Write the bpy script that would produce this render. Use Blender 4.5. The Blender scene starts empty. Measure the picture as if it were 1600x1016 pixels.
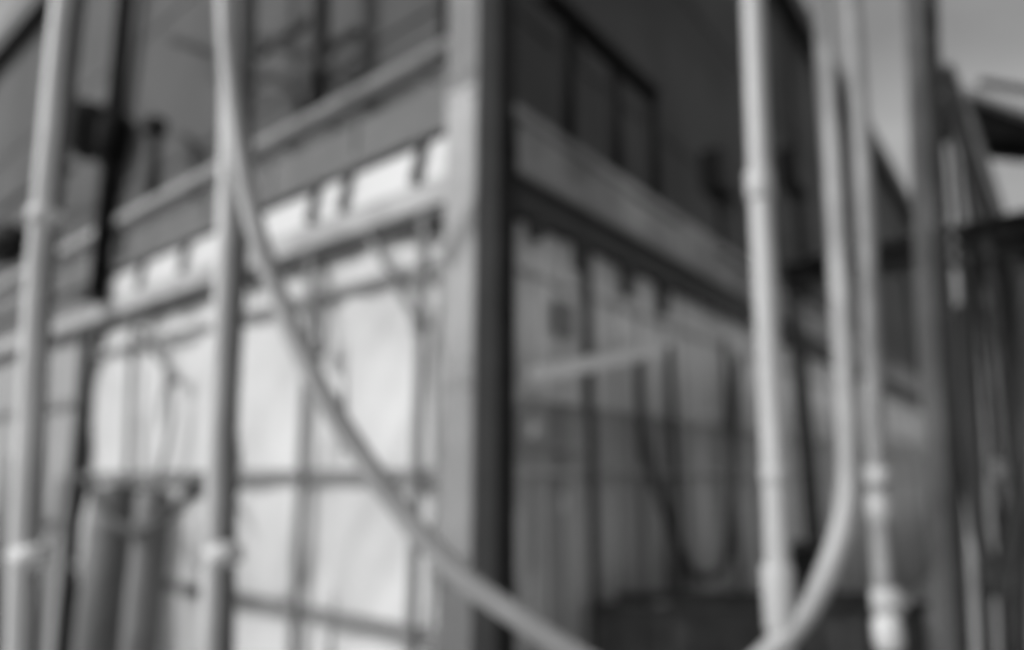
import bpy, math, random
from mathutils import Vector as V, Matrix
random.seed(7)
R = math.radians

# ---------------------------------------------------------------- camera, sky, sun
S = bpy.context.scene
COL = S.collection
F, PITCH, EYE = 1120.0, R(12), 1.6
cd = bpy.data.cameras.new('camera'); cam = bpy.data.objects.new('camera', cd); COL.objects.link(cam)
cam.location = (0, 0, EYE); cam.rotation_euler = (R(90) + PITCH, 0, 0)
cd.sensor_width = 36; cd.lens = F / 1600 * 36; cd.clip_start = .02; cd.clip_end = 900
cd.dof.use_dof = True; cd.dof.focus_distance = .5; cd.dof.aperture_fstop = 1.7   # focused at arm's length: all is soft
S.camera = cam
SUN_EL, SUN_AZ = R(36), R(248)          # azimuth clockwise from +Y (camera looks to +Y)
w = bpy.data.worlds.new('World'); S.world = w; w.use_nodes = True
nt = w.node_tree; bg = nt.nodes['Background']
sky = nt.nodes.new('ShaderNodeTexSky'); sky.sky_type = 'NISHITA'; sky.sun_disc = False
sky.sun_elevation = SUN_EL; sky.sun_rotation = SUN_AZ; sky.dust_density = 3
bw = nt.nodes.new('ShaderNodeRGBToBW')   # black-and-white photograph
nt.links.new(sky.outputs[0], bw.inputs[0])
cn = nt.nodes.new('ShaderNodeTexNoise'); cn.inputs['Scale'].default_value = 2.6; cn.inputs['Detail'].default_value = 5   # thin cloud
ct = nt.nodes.new('ShaderNodeTexCoord'); cmap = nt.nodes.new('ShaderNodeMapping'); cmap.inputs['Scale'].default_value = (1, 1, 2.5)
mr = nt.nodes.new('ShaderNodeMapRange'); mr.inputs[1].default_value = .35; mr.inputs[2].default_value = .68; mr.inputs[3].default_value = .8; mr.inputs[4].default_value = 1.25
mu = nt.nodes.new('ShaderNodeMath'); mu.operation = 'MULTIPLY'
nt.links.new(ct.outputs['Generated'], cmap.inputs[0]); nt.links.new(cmap.outputs[0], cn.inputs['Vector']); nt.links.new(cn.outputs['Fac'], mr.inputs[0])
nt.links.new(bw.outputs[0], mu.inputs[0]); nt.links.new(mr.outputs[0], mu.inputs[1]); nt.links.new(mu.outputs[0], bg.inputs[0])
bg.inputs[1].default_value = .15
sl = bpy.data.lights.new('sun', 'SUN'); sl.energy = 2.4; sl.angle = R(.5); sl.color = (1, 1, 1)
so = bpy.data.objects.new('sun', sl); COL.objects.link(so)
sd = V((math.sin(SUN_AZ) * math.cos(SUN_EL), math.cos(SUN_AZ) * math.cos(SUN_EL), math.sin(SUN_EL)))
so.rotation_euler = sd.to_track_quat('Z', 'Y').to_euler(); so.location = (-6, -4, 12)
S.view_settings.view_transform = 'Standard'; S.view_settings.look = 'None'
S.view_settings.exposure = .2; S.view_settings.gamma = 1; S.view_settings.use_curve_mapping = False
S.render.engine = 'CYCLES'
S.cycles.use_denoising = True
S.cycles.pixel_filter_type = 'BLACKMAN_HARRIS'; S.cycles.filter_width = 3.5
S.cycles.max_bounces = 6

# ---------------------------------------------------------------- places
A, B = R(-50), R(37)
DL = V((math.sin(A), math.cos(A), 0)); DR = V((math.sin(B), math.cos(B), 0))   # along the left / right front
NL = V((-DL.y, DL.x, 0)); NR = V((DR.y, -DR.x, 0))                             # outwards
CN = V((-.134, 5.0, 0))
UP = V((0, 0, 1)); GZ = -1.0     # ground level; the camera stands on a raised step
def L(t, z, out=0): return CN + DL * t + NL * out + UP * z
def Rr(t, z, out=0): return CN + DR * t + NR * out + UP * z
def ray(px, py):
    u = -(py - 508) / F
    return V(((px - 800) / F, math.cos(PITCH) - u * math.sin(PITCH), math.sin(PITCH) + u * math.cos(PITCH)))
def at(px, py, y):
    r = ray(px, py); k = y / r.y
    return V((0, 0, EYE)) + r * k
def onp(o, n, px, py):
    r = ray(px, py); c = V((0, 0, EYE)); k = (o - c).dot(n) / r.dot(n)
    return c + r * k
def onL(px, py, out=0): return onp(L(0, 0, out), NL, px, py)
def onR(px, py, out=0): return onp(Rr(0, 0, out), NR, px, py)

# ---------------------------------------------------------------- materials
def mat(name, base, rough=.7, var=.25, scale=3.0, metal=0.0, bump=.0, bscale=40, stretch=(1, 1, 1), trans=0.0, spec=.4):
    m = bpy.data.materials.new(name); m.use_nodes = True; n = m.node_tree; b = n.nodes['Principled BSDF']
    tc = n.nodes.new('ShaderNodeTexCoord'); mp = n.nodes.new('ShaderNodeMapping'); mp.inputs['Scale'].default_value = stretch
    n.links.new(tc.outputs['Object'], mp.inputs[0])
    no = n.nodes.new('ShaderNodeTexNoise'); no.inputs['Scale'].default_value = scale; no.inputs['Detail'].default_value = 6
    n.links.new(mp.outputs[0], no.inputs['Vector'])
    cr = n.nodes.new('ShaderNodeValToRGB')
    lo, hi = base * (1 - var), min(base * (1 + var), .92)
    cr.color_ramp.elements[0].position = .3; cr.color_ramp.elements[1].position = .7
    cr.color_ramp.elements[0].color = (lo, lo, lo, 1); cr.color_ramp.elements[1].color = (hi, hi, hi, 1)
    n.links.new(no.outputs['Fac'], cr.inputs[0]); n.links.new(cr.outputs[0], b.inputs['Base Color'])
    b.inputs['Roughness'].default_value = rough; b.inputs['Metallic'].default_value = metal
    b.inputs['Specular IOR Level'].default_value = spec
    if bump:
        n2 = n.nodes.new('ShaderNodeTexNoise'); n2.inputs['Scale'].default_value = bscale; n2.inputs['Detail'].default_value = 8
        n.links.new(tc.outputs['Object'], n2.inputs['Vector'])
        bm = n.nodes.new('ShaderNodeBump'); bm.inputs['Strength'].default_value = bump; bm.inputs['Distance'].default_value = .01
        n.links.new(n2.outputs['Fac'], bm.inputs['Height']); n.links.new(bm.outputs[0], b.inputs['Normal'])
    if trans:
        tr = n.nodes.new('ShaderNodeBsdfTranslucent'); n.links.new(cr.outputs[0], tr.inputs[0])
        mx = n.nodes.new('ShaderNodeMixShader'); mx.inputs[0].default_value = trans
        n.links.new(b.outputs[0], mx.inputs[1]); n.links.new(tr.outputs[0], mx.inputs[2])
        n.links.new(mx.outputs[0], n.nodes['Material Output'].inputs[0])
    return m
M = dict(
    plaster=mat('grey_render', .048, .85, .32, .5, bump=.4, bscale=12),
    slate=mat('dark_cladding', 0.04, .7, 0.45, .5, bump=.3),
    soffit=mat('black_gutter', 0.01, .5, .2),
    steel_white=mat('white_painted_steel', 0.35, .45, 0.2, 2.5, bump=.15, stretch=(1, 1, .5)),
    tube=mat('galvanised_tube', 0.49, .45, 0.22, 5, bump=.15, stretch=(1, 1, .3)),
    hose=mat('pale_rubber_hose', 0.28, .5, 0.2, 4, bump=.1),
    hose2=mat('pale_ribbed_hose', 0.4, .5, .12, 4, bump=.1),
    grey_tube=mat('grey_tube', 0.2, .5, 0.25, 4, bump=.1),
    dark=mat('black_steel', .018, .7, .3, 6, bump=.2, spec=.15),
    dark2=mat('dark_grey_steel', .05, .7, .3, 6, bump=.2, spec=.2),
    col_mid=mat('pale_column_paint', 0.225, .5, 0.2, 2, bump=.2), col_half_shade=mat('column_paint_half_shade', 0.18, .6, .2, 2, bump=.3), col_shade=mat('column_paint_deep_shade', .095, .6, .25, 2, bump=.3),  # shade towards the column's top and foot, painted as darker greys
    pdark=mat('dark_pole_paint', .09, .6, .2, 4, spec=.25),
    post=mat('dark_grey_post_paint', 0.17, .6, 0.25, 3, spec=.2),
    column_side=mat('column_paint_side_shade', 0.11, .55, .2, 2, bump=.2),  # shade of the column's right face put into its colour
    sheet=mat('white_plastic_sheeting', 0.55, .35, 0.16, 1.0, bump=.2, bscale=5, trans=.2),
    black=mat('black_paint', .008, .8, .3, 6, spec=.05),
    pale=mat('white_painted_timber', .8, .5, .08, 3),
    panel=mat('pale_cladding_sheet', 0.72, .5, 0.2, 1.2, bump=.2),
    bright=mat('bright_zinc_coupling', .5, .4, .1, 4),
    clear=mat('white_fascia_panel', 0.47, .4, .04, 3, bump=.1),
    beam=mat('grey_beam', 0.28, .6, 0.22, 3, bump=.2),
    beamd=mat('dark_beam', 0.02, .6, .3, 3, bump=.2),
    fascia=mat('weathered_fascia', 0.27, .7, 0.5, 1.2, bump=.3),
    guard=mat('grey_guard_panel', 0.08, .7, 0.25, 1.5, bump=.2),
    rail=mat('grey_rail', 0.17, .5, .1, 4),
    strip=mat('dusty_pvc_strip', 0.36, .5, 0.4, 1.1, bump=.2, bscale=8, stretch=(3, 3, .5)),
    strip2=mat('dusty_pvc_strip_darker', 0.27, .5, 0.4, 1.1, bump=.2, bscale=8, stretch=(3, 3, .5)),
    strip3=mat('dusty_pvc_strip_pale', 0.5, .5, 0.35, 1.1, bump=.2, bscale=8, stretch=(3, 3, .5)),
    frame=mat('grey_timber', 0.13, .75, .2, 4, bump=.4, stretch=(6, 6, .6)),
    board=mat('weathered_board', 0.24, .8, .25, 2, bump=.4, stretch=(5, 5, .5)),
    net=mat('grey_mesh_cloth', 0.19, .85, 0.3, 5, bump=.6, bscale=90),
    tarp=mat('dark_tarpaulin', 0.105, .6, .2, 4, bump=.3),
    tarp2=mat('mid_grey_tarpaulin', 0.135, .6, .2, 4, bump=.3),
    concrete=mat('concrete_ground', 0.34, .9, .2, .8, bump=.4),
    cable=mat('black_cable', .05, .6, .2),
    lens=mat('lamp_glass', .5, .1, .05, spec=.8),
)

# ---------------------------------------------------------------- mesh helpers
class MB:
    def __init__(s): s.v = []; s.f = []; s.sm = []
    def add(s, vs, fs, smooth=False):
        o = len(s.v); s.v += [V(x) for x in vs]
        for f in fs: s.f.append([i + o for i in f]); s.sm.append(smooth)
        return s
    def box(s, o, a, b, c):
        """box from corner o along full edge vectors a, b, c"""
        o, a, b, c = V(o), V(a), V(b), V(c)
        vs = [o, o + a, o + a + b, o + b, o + c, o + a + c, o + a + b + c, o + b + c]
        fs = [(0, 3, 2, 1), (4, 5, 6, 7), (0, 1, 5, 4), (1, 2, 6, 5), (2, 3, 7, 6), (3, 0, 4, 7)]
        if a.cross(b).dot(c) < 0: fs = [f[::-1] for f in fs]
        return s.add(vs, fs)
    def beam(s, p, q, wd, ht, up=UP):
        p, q = V(p), V(q); d = (q - p); x = d.cross(up)
        if x.length < 1e-5: x = d.cross(V((0, 1, 0)))
        x.normalize(); y = x.cross(d).normalized()
        return s.box(p - x * wd / 2 - y * ht / 2, d, x * wd, y * ht)
    def tube(s, pts, r, n=20, cap=True):
        pts = [V(p) for p in pts]; k = len(pts); rs = r if isinstance(r, (list, tuple)) else [r] * k
        vs = []; ref = None
        for i, p in enumerate(pts):
            d = (pts[min(i + 1, k - 1)] - pts[max(i - 1, 0)]).normalized()
            if ref is None: ref = V((1, 0, 0)) if abs(d.x) < .8 else V((0, 1, 0))
            x = (ref - d * ref.dot(d)).normalized(); ref = x; y = d.cross(x)
            for j in range(n):
                a = 2 * math.pi * j / n; vs.append(p + (x * math.cos(a) + y * math.sin(a)) * rs[i])
        fs = [(i * n + j, i * n + (j + 1) % n, (i + 1) * n + (j + 1) % n, (i + 1) * n + j) for i in range(k - 1) for j in range(n)]
        s.add(vs, fs, True)
        if cap:
            o = len(s.v) - len(vs)
            s.f.append([o + j for j in range(n)][::-1]); s.sm.append(False)
            s.f.append([o + (k - 1) * n + j for j in range(n)]); s.sm.append(False)
        return s
    def build(s, name, m, parent=None, bevel=0.0, root=None):
        root = root or parent
        while root is not None and root.parent is not None: root = root.parent
        off = V(root.location) if root is not None else (s.v[0].copy() if False else V((0, 0, 0)))
        if root is None and s.v:
            xs = [v.x for v in s.v]; ys = [v.y for v in s.v]; zs = [v.z for v in s.v]
            off = V(((min(xs) + max(xs)) / 2, (min(ys) + max(ys)) / 2, min(zs)))
        me = bpy.data.meshes.new(name); me.from_pydata([tuple(v - off) for v in s.v], [], s.f)
        me.polygons.foreach_set('use_smooth', s.sm); me.update()
        me.materials.append(m)
        o = bpy.data.objects.new(name, me); COL.objects.link(o)
        if parent is not None: o.parent = parent
        else: o.location = off
        if bevel:
            b = o.modifiers.new('bevel', 'BEVEL'); b.width = bevel; b.segments = 2; b.limit_method = 'ANGLE'
        return o
def thing(name, label, cat, loc, group=None):
    o = bpy.data.objects.new(name, None); COL.objects.link(o); o.location = loc; o.empty_display_size = .2
    o['label'] = label; o['category'] = cat
    if group: o['group'] = group
    return o
def tag(o, label, cat, group=None):
    o['label'] = label; o['category'] = cat
    if group: o['group'] = group
    return o
def spline(pts, n=10):
    pts = [V(p) for p in pts]; P = [2 * pts[0] - pts[1]] + pts + [2 * pts[-1] - pts[-2]]; out = []
    for i in range(1, len(P) - 2):
        a, b, c, d = P[i - 1:i + 3]
        for k in range(n):
            t = k / n
            out.append(.5 * ((2 * b) + (c - a) * t + (2 * a - 5 * b + 4 * c - d) * t * t + (3 * b - a - 3 * c + d) * t ** 3))
    return out + [pts[-1]]

# ---------------------------------------------------------------- ground
g = MB().add([(-400, -60, GZ), (400, -60, GZ), (400, 700, GZ), (-400, 700, GZ)], [(0, 1, 2, 3)]).build('ground', M['concrete']); g['kind'] = 'structure'

# ---------------------------------------------------------------- tall building behind the gallery
SB, HT = -1.5, 14.2 + 1.0
bc = CN + (DL + DR) * 0
def cor(out):   # corner where the two offset planes meet
    # solve L(t,.,out) = R(u,.,out)
    d = DL.x * -DR.y + DR.x * DL.y
    w_ = NR * out - NL * out
    t = (w_.x * -DR.y + DR.x * w_.y) / d
    return CN + DL * t + NL * out
cb = cor(SB)
cb.z = GZ
bt = thing('building', 'tall plain building with grey left face and dark right face behind the gallery', 'building', (cb.x, cb.y, GZ))
LL, LR = 34, 48
MB().box(cb, DL * LL, DL.cross(UP) * 0 - NL * .4, UP * HT).build('wall', M['plaster'], bt)['label'] = 'sunlit grey rendered wall'
MB().box(cb + NR * .003, DR * LR, -NR * .4, UP * HT).build('wall', M['slate'], bt)['label'] = 'dark shaded wall'
# storey bands standing slightly proud
for z in (8.1, 11.4):
    MB().box(cb + UP * z + NL * .0, DL * LL, NL * .03, UP * .16).build('storey_band', M['plaster'], bt)
    MB().box(cb + UP * z + NR * .003, DR * LR, NR * .03, UP * .16).build('storey_band', M['slate'], bt)
ce = cor(SB + .45); ce.z = GZ
e1 = MB().box(ce + UP * (HT - .20), DL * (LL + .5), -NL * .6, UP * .73).build('eave', M['soffit'], bt)
e2 = MB().box(ce + UP * (HT - .204), DR * (LR + .5), -NR * .6, UP * .734).build('eave', M['soffit'], bt)
MB().box(cb + UP * (HT + .02) - NL * .1 - NR * .1, DL * LL, DR * LR, UP * .3).build('roof', M['soffit'], bt)
MB().box(cb + DL * LL - NL * .4 + NL * .002, -NL * 14, -DL * .4, UP * HT).build('wall', M['plaster'], bt)
for k, t in enumerate((9.5, 21)):
    p = cb + DL * t + NL * .09
    MB().tube([p, p + UP * HT], .055, 12).build('downpipe', M['dark2'], bt)
for t in (13, 30):
    p = cb + DR * t + NR * .09
    MB().tube([p + UP * 6, p + UP * HT], .055, 12).build('downpipe', M['dark2'], bt)

# ---------------------------------------------------------------- corner column
cc = thing('corner_column', 'thick square steel column standing at the corner where both fronts meet', 'column', (CN.x, CN.y, GZ))
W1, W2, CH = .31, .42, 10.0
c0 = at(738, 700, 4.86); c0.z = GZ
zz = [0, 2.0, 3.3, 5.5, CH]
for k, (mm, lb_) in enumerate((('col_shade', 'lower face plate with shade painted in'), ('col_half_shade', 'second face plate with fainter shade painted in'), ('col_mid', 'pale sunlit middle face plate'), ('col_shade', 'upper face plate with shade painted in'))):  # darker end plates carry painted shade, the middle one the base tone
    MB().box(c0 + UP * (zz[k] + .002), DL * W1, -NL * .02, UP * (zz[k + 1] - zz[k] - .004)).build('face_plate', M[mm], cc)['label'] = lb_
for z in zz[1:-1]:
    for dz in (-.09, .09):
        for f in (.05, .24):
            q = c0 + DL * f + NL * .001 + UP * (z + dz); MB().tube([q, q + NL * .014], .014, 8).build('bolt', M['dark2'], cc)
MB().box(c0 + NR * .002 + UP * .002, DR * .26, -NR * .02, UP * CH).build('face_plate', M['column_side'], cc)['label'] = 'side face plate with shade painted in'
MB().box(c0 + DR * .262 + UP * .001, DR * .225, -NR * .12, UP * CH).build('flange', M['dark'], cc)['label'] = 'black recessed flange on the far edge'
MB().box(c0 + DR * .03 + DL * .03, DR * .22, DL * .245, UP * CH).build('core', M['dark2'], cc)
MB().box(c0 + DR * -.06 + DL * -.06, DR * .54, DL * .42, UP * .03).build('base_plate', M['dark2'], cc)

# ---------------------------------------------------------------- gallery (deck, edge beams, fascia, guard)
gl = thing('left_gallery', 'sunlit gallery left of the column with white fascia panels above a grey edge beam', 'gallery', tuple(L(0.3, GZ)))
T1 = 19
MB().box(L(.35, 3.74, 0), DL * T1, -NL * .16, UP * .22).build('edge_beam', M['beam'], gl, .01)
MB().box(L(.35, 3.63, -.03), DL * T1, -NL * .16, UP * .106).build('lower_flange', M['dark2'], gl)
# white panels, irregular widths, with dark brackets between
cuts = [.38] + [(onL(px, py) - CN).dot(DL) for px, py in ((656, 235), (542, 285), (492, 305), (400, 345), (290, 392), (222, 422), (170, 445))] + [8.4, 19]
for i in range(len(cuts) - 1):
    a, b_ = cuts[i], cuts[i + 1]
    if i >= 7: continue
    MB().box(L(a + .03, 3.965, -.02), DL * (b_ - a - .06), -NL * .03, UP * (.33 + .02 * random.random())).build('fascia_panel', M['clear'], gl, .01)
for c_ in cuts[1:8]:
    MB().beam(L(c_ + .06, 3.97, .02), L(c_ - .06, 4.36, .02), .05, .05).build('bracket', M['dark2'], gl)
MB().box(L(.35, 3.965, -.08), DL * T1, -NL * .03, UP * .40).build('back_plate', M['guard'], gl)
MB().box(L(.35, 4.37, -.0), DL * T1, -NL * 1.49, UP * .12).build('deck', M['guard'], gl)
for i in range(13):
    a = .4 + i * 1.42
    z1 = 4.52
    MB().box(L(a, z1, -.08), DL * 1.38, -NL * .03, UP * .36).build('guard_panel', M['guard'], gl, .006)
MB().tube([L(.35, 5.12, -.06), L(T1, 5.12, -.06)], .095, 16).build('handrail', M['beam'], gl)
for i in range(9):
    MB().tube([L(.9 + i * 2.1, 4.49, -.14), L(.9 + i * 2.1, 5.12, -.14)], .03, 10).build('post', M['rail'], gl)

gr = thing('right_gallery', 'shaded gallery right of the column with weathered fascia above a black edge beam', 'gallery', tuple(Rr(0.3, GZ)))
T2 = 30
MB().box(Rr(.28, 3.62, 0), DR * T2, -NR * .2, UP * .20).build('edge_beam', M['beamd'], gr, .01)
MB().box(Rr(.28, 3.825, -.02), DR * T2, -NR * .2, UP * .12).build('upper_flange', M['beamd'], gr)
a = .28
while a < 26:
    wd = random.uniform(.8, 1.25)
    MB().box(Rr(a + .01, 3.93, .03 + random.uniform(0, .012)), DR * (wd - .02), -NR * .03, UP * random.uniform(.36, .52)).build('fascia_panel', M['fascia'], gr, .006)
    a += wd
MB().box(Rr(.28, 4.42, .0), DR * T2, -NR * 1.49, UP * .1).build('deck', M['fascia'], gr)
MB().box(Rr(.28, 3.9, .055), DR * T2, -NR * .02, UP * .05).build('drip_edge', M['rail'], gr)

# guard railing on the right gallery
rr = thing('railing', 'black railing with three posts on the gallery right of the column', 'railing', tuple(Rr(1.5, 4.52, -.1)))
for t in (1.18, 2.08, 2.95):
    MB().tube([Rr(t, 4.52, -.08), Rr(t, 5.85, -.08)], .062, 12).build('post', M['black'], rr)
MB().tube([Rr(.75, 5.86, -.08), Rr(2.98, 5.86, -.08)], .095, 12).build('top_rail', M['black'], rr)
MB().beam(Rr(1.18, 5.8, -.08), Rr(1.45, 5.5, -.08), .03, .03).build('gusset', M['black'], rr)

# ---------------------------------------------------------------- left front: sheeting on a frame
wl = thing('sheeted_wall', 'bright white plastic sheet wall on a grey frame left of the column', 'wall', tuple(L(3.5, GZ)))
edges = [.36, 1.9, 3.6, 5.5, 7.55]
for i in range(4):
    a, b_ = edges[i] + .006, edges[i + 1] - .006
    nx, nz = 26, 30; vs = []; fs = []
    for k in range(nz + 1):
        for j in range(nx + 1):
            t = a + (b_ - a) * j / nx; z = GZ + .03 + 4.59 * k / nz
            o = -.165 + .04 * math.sin(t * 3.1 + z * 1.7 + i) * math.sin(z * 1.3 + i * 2) + .014 * math.sin(t * 7 - z * 4 + i) + .008 * math.sin(t * 13 + z * 9 + i)
            vs.append(L(t, z, o))
    for k in range(nz):
        for j in range(nx):
            q = k * (nx + 1) + j; fs.append((q, q + 1, q + nx + 2, q + nx + 1))
    MB().add(vs, fs, True).build('sheet', M['sheet'], wl)
for i, (p1, p2) in enumerate((((488, 385), (458, 1010)), ((664, 335), (640, 1000)), ((208, 505), (196, 1010)))):
    q1, q2 = onL(*p1, -.05), onL(*p2, -.05)
    MB().beam(q1 * 1.0, V((q2.x, q2.y, GZ)), .075, .05, NL).build('stud', M['frame'], wl)
for z, hgt in ((3.22, .08), (1.56, .105), (.42, .11), (-.9, .15)):
    MB().box(L(.36, z, -.075), DL * 7.2, -NL * .03, UP * hgt).build('rail', M['frame'], wl)
for (p1, p2) in (((572, 358), (655, 510)), ((205, 500), (272, 592)), ((485, 400), (500, 540))):
    MB().beam(onL(*p1, 0), onL(*p2, 0), .05, .04, NL).build('brace', M['frame'], wl)
for (px, py, r_) in ((655, 512, .06), (495, 545, .085), (272, 592, .07), (210, 500, .06)):
    q = onL(px, py, .02); MB().tube([q - NL * .05, q - NL * .04, q + NL * .03, q + NL * .04], [r_ * .7, r_, r_, r_ * .7], 14).build('joint_boss', M['frame'], wl)

# boards further along the left front
wb = thing('board_wall', 'weathered grey board wall beyond the white sheeting at far left', 'wall', tuple(L(11, GZ)))
t = 7.6; zt = 4.62
while t < 19:
    wd = random.uniform(.26, .34)
    MB().box(L(t, GZ, -.12 - random.uniform(0, .02)), DL * (wd - .012), -NL * .03, UP * zt).build('board', M['board'], wb)
    t += wd
MB().box(L(7.6, 2.6, -.115), DL * 11.4, NL * .04, UP * .1).build('rail', M['frame'], wb)
MB().box(L(7.6, .9, -.115), DL * 11.4, NL * .04, UP * .1).build('rail', M['frame'], wb)

# ---------------------------------------------------------------- right front: hanging strips
wr = thing('strip_wall', 'dusty grey wall of vertical strips right of the column under the black beam', 'wall', tuple(Rr(6, GZ)))
t = .42; i = 0
while t < 26:
    wd = random.uniform(.17, .27) * (1 + t * .03)
    a = .035; n = 6
    for z0, z1, nm in ((GZ + .02, 2.24, 'strip'), (2.19, 3.6, 'upper_sheet')):
        vs = []
        for z in (z0, z1):
            for j in range(n + 1):
                f = j / n; vs.append(Rr(t + wd * f, z, (-.14 if nm == 'strip' else -.115) + a * math.sin(math.pi * f) + (i % 2) * .02))
        fs = [(j, j + 1, n + 2 + j, n + 1 + j) for j in range(n)]
        mm = random.choice([M['strip'], M['strip'], M['strip2'], M['strip3']]) if nm == 'strip' else M['panel']
        o = MB().add(vs, fs, True).build(nm, mm, wr)
        sm = o.modifiers.new('thick', 'SOLIDIFY'); sm.thickness = .006; sm.offset = -1
    t += wd * .97; i += 1
for z in (3.16, 1.62):
    MB().box(Rr(.42, z, -.06), DR * 25, -NR * .03, UP * .045).build('rail', M['strip'], wr)
for px, y1 in ((917, 395), (1046, 540), (1132, 530)):
    q = onR(px, y1, -.03)
    MB().beam(q, V((q.x, q.y, GZ)), .06, .05, NR).build('stud', M['dark2'], wr)
for px, py in ((845, 352), (912, 400), (985, 446), (1042, 476)):
    q = onR(px, py, .02); MB().box(q - DR * .06 - UP * .1, DR * .12, -NR * .1, UP * (3.6 - q.z + .1)).build('hanger', M['dark2'], wr)
q = onR(886, 505, .03); MB().box(q - DR * .12 - UP * .12, DR * .24, -NR * .06, UP * .3).build('junction_box', M['rail'], wr, .01)

lb = MB().beam(onR(835, 585, .08), onR(1030, 546, .08), .12, .12).build('batten', M['pale'])
tag(lb, 'pale batten fixed aslant across the strips right of the column', 'batten')
for (px, py, w_) in ((840, 693, .25), (893, 705, .3)):
    pass
q1, q2 = onR(822, 690, .02), onR(915, 712, .02)
tag(MB().beam(q1, q2, .04, .05).build('clip_bar', M['grey_tube']), 'short grey bar across the strips below the pale batten', 'bar')

# ---------------------------------------------------------------- standing poles in front
D = 3.6
def pole(pts, r, m, y, label, name='pole', coup=(), cm=None, cat='pole', group=None, top=None):
    P = [at(px, py, y) for px, py in pts]
    d0 = (P[0] - P[1]).normalized(); P.insert(0, P[0] + d0 * ((top or 5.6) - P[0].z) / max(d0.z, .1))
    d1 = (P[-1] - P[-2]).normalized(); P.append(P[-1] + d1 * ((P[-1].z - GZ) / max(-d1.z, .1)))
    root = thing(name, label, cat, (P[-1].x, P[-1].y, GZ), group)
    MB().tube(spline(P, 8), r, 24).build('tube', m, root)
    for (px, py, k, h, kn) in coup:
        c = at(px, py, y)
        o = MB().tube([c - UP * h / 2, c - UP * h * .4, c + UP * h * .4, c + UP * h / 2], [r * 1.05, r * k, r * k, r * 1.05], 24).build('coupler', cm or m, root)
        if kn:
            e = c + V((kn, -.02, 0)).normalized() * (r * k + .035)
            MB().tube([c, e], r * .55, 12).build('bolt', cm or m, o)
    MB().tube([V((P[-1].x, P[-1].y, GZ)), V((P[-1].x, P[-1].y, GZ + .05))], [r * 2.2, r * 1.6], 20).build('foot', M['dark2'], root)
    return root
PA = pole([(96, 0), (77, 200), (64, 340), (56, 420), (46, 600), (36, 760), (30, 870), (26, 1016)], .047, M['tube'], D,
     'pale round tube nearest the left edge of the photo, clamped to a dark pole', coup=((66, 338, 1.45, .10, 1),))
pole([(124, 0), (101, 200), (84, 340), (75, 420), (63, 600), (56, 760), (50, 870), (46, 1016)], .036, M['pdark'], D + .08,
     'dark pole close behind the pale tube nearest the left edge')
PB = pole([(357, 0), (358, 200), (352, 400), (342, 600), (336, 760), (328, 1016)], .050, M['tube'], 3.75,
     'pale round tube in front of the white sheeting, clamped to a dark pole')
pole([(390, 0), (384, 200), (374, 400), (362, 600), (357, 760), (352, 1016)], .044, M['pdark'], 3.84,
     'dark pole close behind the pale tube in front of the sheeting')
for par, (px, py), y in ((PA, (46, 870), D), (PB, (348, 866), 3.75)):
    c = at(px, py, y)
    MB().tube([c - V((.07, .0, 0)), c + V((.0, -.02, 0)), c + V((.085, .03, 0))], [.05, .064, .05], 16).build('clamp', M['bright'], par)
dp = thing('wall_post', 'black post rising behind the edge beam at left, past the bell shaped lamp', 'post', (onL(110, 1010, -.14).x, onL(110, 1010, -.14).y, GZ))
q0, q1 = onL(108, 1016, -.14), onL(146, 505, -.14)
q0.z = GZ; q1.z = 3.62
MB().tube([q0, q1], .15, 18).build('lower_tube', M['dark'], dp)
q1, q2, q3 = onL(153, 470, .10), onL(177, 215, .10), onL(212, -180, .10)
q1.z = 3.985
MB().tube([q1, q2, q3], .13, 18).build('upper_tube', M['black'], dp)
MB().tube([q2 - UP * .45, q2 - UP * .2, q2 + UP * .2, q2 + UP * .3], [.14, .22, .22, .14], 18).build('collar', M['black'], dp)
MB().box(q1 - UP * .022 - DL * .2 - NL * .12, DL * .4, NL * .32, UP * .02).build('foot_plate', M['dark'], dp)
pole([(1176, 0), (1186, 250), (1198, 500), (1210, 740), (1219, 960)], .054, M['steel_white'], 3.3,
     'thickest pale jointed pole right of the column', coup=((1187, 290, 1.22, .16, 0), (1210, 742, 1.12, .08, 0), (1218, 935, 1.3, .30, 0)))
PC = pole([(1330, 0), (1348, 250), (1360, 500), (1370, 720), (1386, 1016)], .050, M['grey_tube'], 3.9,
     'slim grey pole right of the hanging hose, with bright couplings low down', coup=((1372, 745, 1.3, .10, 0), (1374, 795, 1.25, .14, 0), (1386, 940, 1.5, .14, 1)), cm=M['steel_white'])
c = at(1388, 990, 3.86); MB().tube([c - UP * .09, c - UP * .05, c + UP * .05, c + UP * .09], [.045, .07, .07, .045], 20).build('end_coupler', M['bright'], PC)
pole([(1428, 0), (1440, 300), (1452, 560), (1466, 800), (1478, 1016)], .052, M['post'], 4.1,
     'dark grey post with a black edge right of the slim grey pole', name='post', cat='post')
pole([(1455, 0), (1462, 200), (1480, 500), (1492, 760), (1505, 1016)], .040, M['dark'], 4.3,
     'black post close behind the dark grey post at right', name='post', cat='post', coup=((1452, 60, 1.3, .3, 0), (1466, 190, 1.4, .3, 0)))

# overhead ledger the poles and the hose are fixed to
lg = MB().tube([V((-3.6, 3.75, 5.62)), V((3.6, 3.75, 5.62))], .06, 16).build('ledger', M['grey_tube'])
tag(lg, 'horizontal tube overhead that the pale poles and hose hang from', 'tube')

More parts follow.
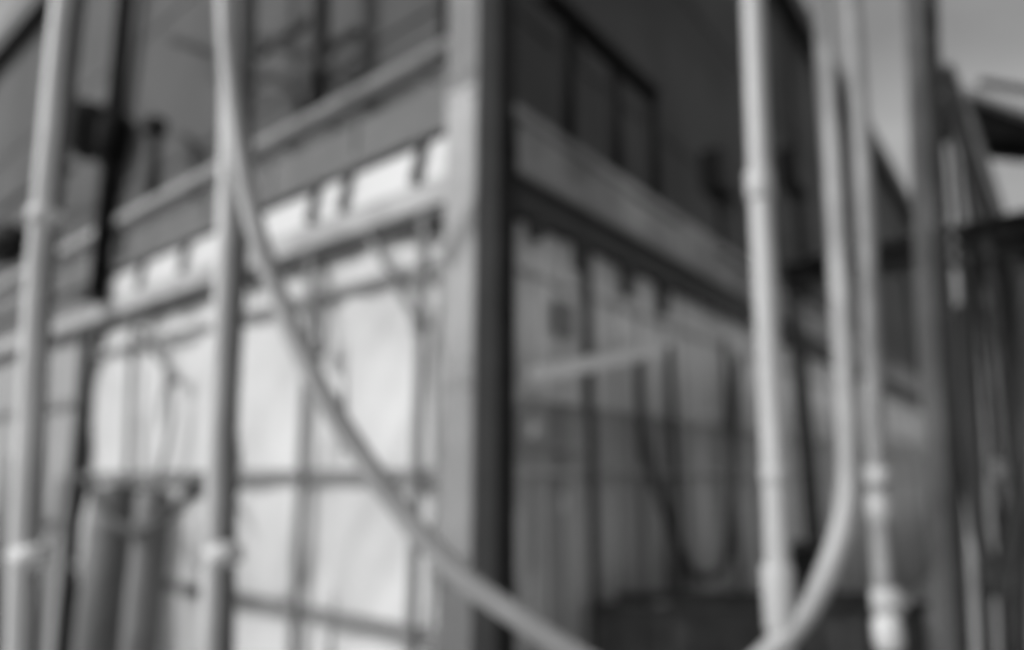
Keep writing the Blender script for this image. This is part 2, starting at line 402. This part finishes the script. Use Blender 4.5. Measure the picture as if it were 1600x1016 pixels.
# ---------------------------------------------------------------- big hanging hose
hp = [(350, -330), (352, -60), (355, 60), (362, 150), (374, 235), (396, 345), (430, 450), (485, 580), (560, 705), (640, 815), (720, 900), (800, 958),
      (880, 1012), (960, 1056), (1060, 1082), (1150, 1060), (1215, 1008), (1265, 948), (1300, 875), (1322, 795), (1325, 700), (1318, 550), (1309, 400), (1300, 250), (1290, 110), (1282, -60), (1275, -330)]
hs = thing('hose', 'long pale hose hanging in a deep loop across the front of the column', 'hose', (0, 3.45, .5))
def hy(i): return 3.5 - .25 * math.sin(math.pi * i / 26)
HP = [at(px, py, hy(i)) for i, (px, py) in enumerate(hp)]
MB().tube(spline(HP, 8), .050, 22).build('hose_body', M['hose'], hs)
for k in (0, -1):
    MB().tube([HP[k] - UP * .1, HP[k] + UP * .12], .06, 18).build('hose_clamp', M['dark2'], hs)

# ---------------------------------------------------------------- cables on the walls
def cable(pts, fn, r, label, m='cable'):
    o = MB().tube(spline([fn(*p) for p in pts], 8), r, 10).build('cable', M[m]); return tag(o, label, 'cable')
cable([(1000, 560), (1003, 640), (1018, 730), (1045, 810), (1075, 885), (1105, 903), (1133, 880), (1145, 800), (1150, 640), (1152, 560)],
      lambda x, y: onR(x, y, .1), .052, 'black cable hanging in a narrow U over the strip wall')
cable([(140, 745), (158, 790), (185, 820), (215, 829), (245, 820), (280, 790), (305, 755)], lambda x, y: onL(x, y, .72), .045,
      'grey cable sagging in a shallow bow on the white sheeting', 'dark2')
cable([(262, 590), (268, 640), (258, 710), (240, 770)], lambda x, y: onL(x, y, .05), .03, 'thin grey cable dropping from a brace on the sheeting', 'frame')
cable([(235, 770), (262, 752), (300, 748), (330, 762), (350, 800)], lambda x, y: onL(x, y, .1), .03, 'short grey cable arched over the sagging one', 'frame')
b = MB(); q = onL(308, 758, .1); b.tube([q - UP * .13, q - UP * .1, q + UP * .1, q + UP * .13], [.05, .09, .09, .05], 14)
tag(b.build('cable_weight', M['frame']), 'small grey weight where the two grey cables meet', 'weight')

# ---------------------------------------------------------------- rolls standing at the left wall
def roll(px, h, r, m, label):
    c = onL(px, 880, .35); c.z = GZ
    rt = thing('tarpaulin_roll', label, 'roll', tuple(c), 'tarpaulin rolls standing at the wall')
    MB().tube([c, c + UP * .02, c + UP * (h - .03), c + UP * h], [r * .92, r, r, r * .9], 22).build('roll', m, rt)
    MB().tube([c + UP * (h - .005), c + UP * (h + .03)], [r * .45, r * .4], 14).build('core', M['dark'], rt)
    for z in (.3 * h, .8 * h): MB().tube([c + UP * z, c + UP * (z + .05)], r * 1.03, 22).build('strap', M['tarp'], rt)
roll(174, 2.50, .27, M['tarp'], 'dark upright tarpaulin roll beside the black leaning pole')
roll(232, 2.46, .17, M['tarp2'], 'paler upright tarpaulin roll right of the dark one')
roll(8, 2.9, .16, M['tarp'], 'narrow dark tarpaulin roll at the left edge before the boards')

# ---------------------------------------------------------------- things above the left gallery
def onG(px, py, out=-.9): return onL(px, py, out)
ms = thing('utility_mast', 'dark mast with curved braces standing on the left gallery', 'mast', tuple(onG(498, 160)))
p1, p2 = onG(496, 190), onG(502, -120)
MB().tube([p1, p1 + (p2 - p1) * .4, p2], [.10, .12, .17], 14).build('mast_tube', M['dark'], ms)
for pts in ([(502, 10), (470, 42), (430, 65), (405, 88)], [(405, 60), (440, 72), (480, 85), (530, 112), (562, 128)], [(400, 118), (430, 122), (455, 140), (472, 168)],
            [(505, 95), (520, 70), (560, 50)]):
    MB().tube(spline([onG(*p) for p in pts], 6), .065, 12).build('brace', M['dark'], ms)
for px, y2, r_, lab in ((388, 130, .07, 'dark upright rod close behind the second pale pole'), (692, 60, .05, 'short dark rod beside the top of the column')):
    p, q = onG(px, y2 + 40), onG(px, -150)
    tag(MB().tube([p, q], r_, 12).build('rod', M['dark']), lab, 'rod')
for k, pts in enumerate(([(268, 62), (300, 72), (345, 90)], [(285, 212), (305, 230), (325, 250)])):
    tag(MB().tube(spline([onG(*p) for p in pts], 6), .06, 10).build('stay_wire', M['dark']), ('upper' , 'lower')[k] + ' short dark stay in front of the grey building face', 'stay')
# bracket lamp
lp = thing('wall_lamp', 'dark bell shaped lamp behind the black leaning pole', 'lamp', tuple(onG(150, 180)))
c = onG(142, 184)
MB().tube([c + UP * .16, c + UP * .06, c, c - UP * .35, c - UP * .75, c - UP * .9], [.08, .62, .74, .58, .3, .08], 22).build('shade', M['dark'], lp)
MB().tube([c + UP * .1, c - NL * .55 + UP * .2], .06, 10).build('bracket', M['dark'], lp)
fin = thing('post_lamp', 'small dark post with round head right of the bell lamp', 'lamp', tuple(onG(240, 300)))
p, q = onG(239, 330), onG(241, 200)
MB().tube([p, q], .10, 12).build('post', M['dark'], fin)
MB().tube([q - UP * .15, q - UP * .08, q + UP * .12, q + UP * .2], [.1, .2, .2, .08], 16).build('head', M['dark'], fin)
bx = thing('loudspeaker', 'dark horn loudspeaker at the left edge before the board wall', 'loudspeaker', tuple(onG(10, 372, 0)))
c = onG(18, 372, .1)
MB().tube([c - DL * -.5, c, c - DL * .25], [.42, .3, .08], 20).build('horn', M['dark'], bx)
MB().tube([c - DL * .25, c - DL * .45], .13, 16).build('driver', M['dark'], bx)
tag(MB().tube(spline([onG(0, 330), onG(40, 300), onG(80, 285), onG(112, 262)], 6), .06, 10).build('pipe', M['dark']), 'dark bent pipe running up to the bell shaped lamp', 'pipe')

# ---------------------------------------------------------------- floodlights on the right gallery
def flood(px, py, s, label, base):
    c = onR(px, py, -.2)
    f = thing('floodlight', label, 'floodlight', tuple(onR(px, base, -.2)), 'floodlights on the right gallery')
    h = MB().box(c - DR * s * .5 - UP * s * .5 - NR * .15, DR * s, NR * .3, UP * s).build('housing', M['dark'], f, .02)
    MB().box(c - DR * s * .42 - UP * s * .42 + NR * .152, DR * s * .84, NR * .01, UP * s * .84).build('glass', M['dark2'], h)
    for sx in (-1, 1): MB().beam(c + DR * sx * s * .56, c + DR * sx * s * .56 - UP * s * .75, .04, .03, DR).build('yoke', M['dark'], f)
    MB().beam(c - DR * s * .56 - UP * s * .75, c + DR * s * .56 - UP * s * .75, .03, .04).build('yoke', M['dark'], f)
    b = c.copy(); b.z = 4.53
    MB().tube([b, c - UP * s * .75], .04, 12).build('stand', M['dark'], f)
flood(1122, 275, .58, 'dark floodlight on the gallery left of the thickest pale pole', 400)
flood(1240, 272, .78, 'dark floodlight on the gallery between the thickest pole and the hose', 400)

# ---------------------------------------------------------------- right edge cluster
gd = thing('girder', 'black girder coming forward at right above the draped cloth', 'girder', tuple(at(1440, 400, 5.5)))
p, q = at(1228, 432, 8.5), at(1740, 342, 3.9)
MB().beam(p, q, .2, .03).build('web_plate', M['dark'], gd)
dv = (q - p); s_ = dv.cross(UP).normalized()
MB().beam(p + UP * .13, q + UP * .13, .22, .03).build('flange', M['dark'], gd)
MB().beam(p - UP * .13, q - UP * .13, .22, .03).build('flange', M['dark'], gd)
MB().beam(p, q, .04, .24).build('web', M['dark'], gd)
for o_, px in ((0, 1610), (1, 1262)):
    pass
k = .0
pp = p + dv * .04; MB().box(V((pp.x - .07, pp.y - .07, GZ)), V((.14, 0, 0)), V((0, .14, 0)), UP * (pp.z - .15 - GZ)).build('leg', M['dark2'], gd)
pp = p + dv * 1.0; MB().box(V((pp.x - .07, pp.y - .07, GZ)), V((.14, 0, 0)), V((0, .14, 0)), UP * (pp.z - .15 - GZ)).build('leg', M['dark2'], gd)

# draped mesh cloth with folds
def drape(topl, botl, y, name, label, m, folds, amp):
    vs = []; nx = 90; nz = 24; fs = []
    for k in range(nz + 1):
        f = k / nz
        x0 = topl[0] + (botl[0] - topl[0]) * f; x1 = topl[1] + (botl[1] - topl[1]) * (1 - (1 - f) ** 2)
        yy = topl[2] + (botl[2] - topl[2]) * f
        for j in range(nx + 1):
            u = j / nx; p = at(x0 + (x1 - x0) * u, yy, y)
            p.y += amp * math.sin(u * folds * 2 * math.pi + f * 1.5) * (.4 + .6 * f) + amp * .4 * math.sin(u * folds * 5.1 + 2)
            vs.append(p)
    for k in range(nz):
        for j in range(nx):
            q = k * (nx + 1) + j; fs.append((q, q + 1, q + nx + 2, q + nx + 1))
    return tag(MB().add(vs, fs, True).build(name, m), label, 'cloth')
drape((1462, 1485, 100), (1500, 1690, 1150), 5.3, 'mesh_cloth', 'grey mesh cloth hanging in folds from the black post at right', M['net'], 6, .10)

# parasol-like lamp head at the right edge
pl = thing('street_lamp', 'dark flat lamp head with pale upper rim at the upper right edge', 'lamp', tuple(at(1640, 200, 6)))
wp = [(1488, 146), (1660, 200), (1655, 225), (1590, 218), (1522, 216), (1500, 188)]
vs = [at(a, b_, 6.45) for a, b_ in wp]; vs += [v + V((0, .45, 0)) for v in vs]; n = len(wp)
MB().add(vs, [tuple(range(n)), tuple(range(2 * n - 1, n - 1, -1))] + [(k, k + n, (k + 1) % n + n, (k + 1) % n) for k in range(n)]).build('lamp_head', M['black'], pl, .02)
MB().beam(at(1490, 140, 6.4), at(1650, 196, 6.4), .10, .07).build('rim', M['grey_tube'], pl)
MB().beam(at(1530, 128, 6.6), at(1650, 150, 6.6), .06, .06).build('arm', M['dark2'], pl)
e = at(1650, 190, 6.5); MB().tube([V((e.x, e.y, GZ)), V((e.x, e.y, e.z + .3))], .07, 14).build('post', M['dark2'], pl)
tag(MB().tube(spline([at(1488, 480, 4.3), at(1505, 650, 4.3), at(1525, 800, 4.3), at(1550, 900, 4.3), at(1575, 860, 4.3), at(1592, 760, 4.3), at(1600, 640, 4.3), at(1604, 400, 4.6)], 6), .045, 10).build('cord', M['cable']),
    'black cord hanging in a V against the grey mesh cloth', 'cord')
q = at(1550, 905, 4.3)
tag(MB().tube([q - UP * .1, q - UP * .06, q + UP * .06, q + UP * .1], [.04, .08, .08, .04], 14).build('hook_block', M['cable']), 'black hook block at the bottom of the hanging cord', 'hook')
q = at(1560, 735, 4.25)
tag(MB().tube([q - UP * .07, q - UP * .03, q + UP * .03, q + UP * .07], [.02, .055, .055, .02], 14).build('pulley', M['grey_tube']), 'small pale pulley on the mesh cloth above the hook', 'pulley')

def cord(pts, y, r_, lab, m='dark'):
    tag(MB().tube(spline([at(a, b_, y) for a, b_ in pts], 6), r_, 10).build('cord', M[m]), lab, 'cord')
cord([(1476, 108), (1494, 180), (1522, 270), (1556, 370), (1580, 520), (1592, 760)], 5.1, .055, 'thick dark cord along the outer hem of the mesh cloth')
cord([(1512, 390), (1522, 560), (1532, 760), (1548, 1060)], 4.9, .03, 'straight dark cord down the middle of the mesh cloth')
cord([(1545, 380), (1562, 500), (1578, 640), (1590, 760), (1596, 1060)], 4.85, .045, 'dark cord leaning towards the right edge below the girder')
cord([(1452, -80), (1454, 30), (1447, 110), (1450, 200), (1462, 290)], 4.5, .04, 'dark cord tangled round the top of the black post', 'black')
# ---------------------------------------------------------------- low trough and bucket
tr = thing('trough', 'long low black trough on the ground before the strip wall', 'trough', (2.0, 5.9, GZ))
x0, x1 = at(930, 950, 5.9).x, at(1445, 950, 5.9).x
h = at(1100, 946, 5.9).z
y0 = 5.9
MB().box((x0, y0, GZ + .06), (x1 - x0, 0, 0), (0, .05, 0), (0, 0, h - GZ - .06)).build('side', M['dark2'], tr, .01)
MB().box((x0, y0 + .65, GZ + .06), (x1 - x0, 0, 0), (0, .05, 0), (0, 0, h - GZ - .06)).build('side', M['dark2'], tr, .01)
MB().box((x0, y0 + .052, GZ + .06), (.05, 0, 0), (0, .596, 0), (0, 0, h - GZ - .07)).build('end', M['dark'], tr)
MB().box((x1 - .05, y0 + .052, GZ + .06), (.05, 0, 0), (0, .596, 0), (0, 0, h - GZ - .07)).build('end', M['dark'], tr)
MB().box((x0 + .052, y0 + .052, GZ + .1), (x1 - x0 - .104, 0, 0), (0, .596, 0), (0, 0, .1)).build('bottom', M['dark2'], tr)
for f in (.05, .5, .95): MB().box((x0 + (x1 - x0) * f - .05, y0 + .05, GZ), (.1, 0, 0), (0, .6, 0), (0, 0, .058)).build('foot', M['dark2'], tr)
for k in range(7):
    MB().box((x0 + .1 + (x1 - x0 - .25) * k / 6, y0 - .03, GZ + .08), (.05, 0, 0), (0, .028, 0), (0, 0, h - GZ - .16)).build('rib', M['dark2'], tr, .004)
MB().tube([V((x0, y0 - .02, h)), V((x1, y0 - .02, h))], .03, 12).build('rim', M['dark2'], tr)
bk = thing('drum', 'narrow black drum standing behind the trough beside the thickest pole', 'drum', (at(1266, 900, 6.9).x, 6.9, GZ))
c = V(bk.location); zt = at(1266, 850, 6.9).z - GZ
MB().tube([c, c + UP * .01, c + UP * zt], [.2, .21, .21], 22).build('drum_body', M['dark'], bk)
MB().tube([c + UP * (zt - .03), c + UP * (zt + .01)], .225, 22).build('rim', M['dark2'], bk)
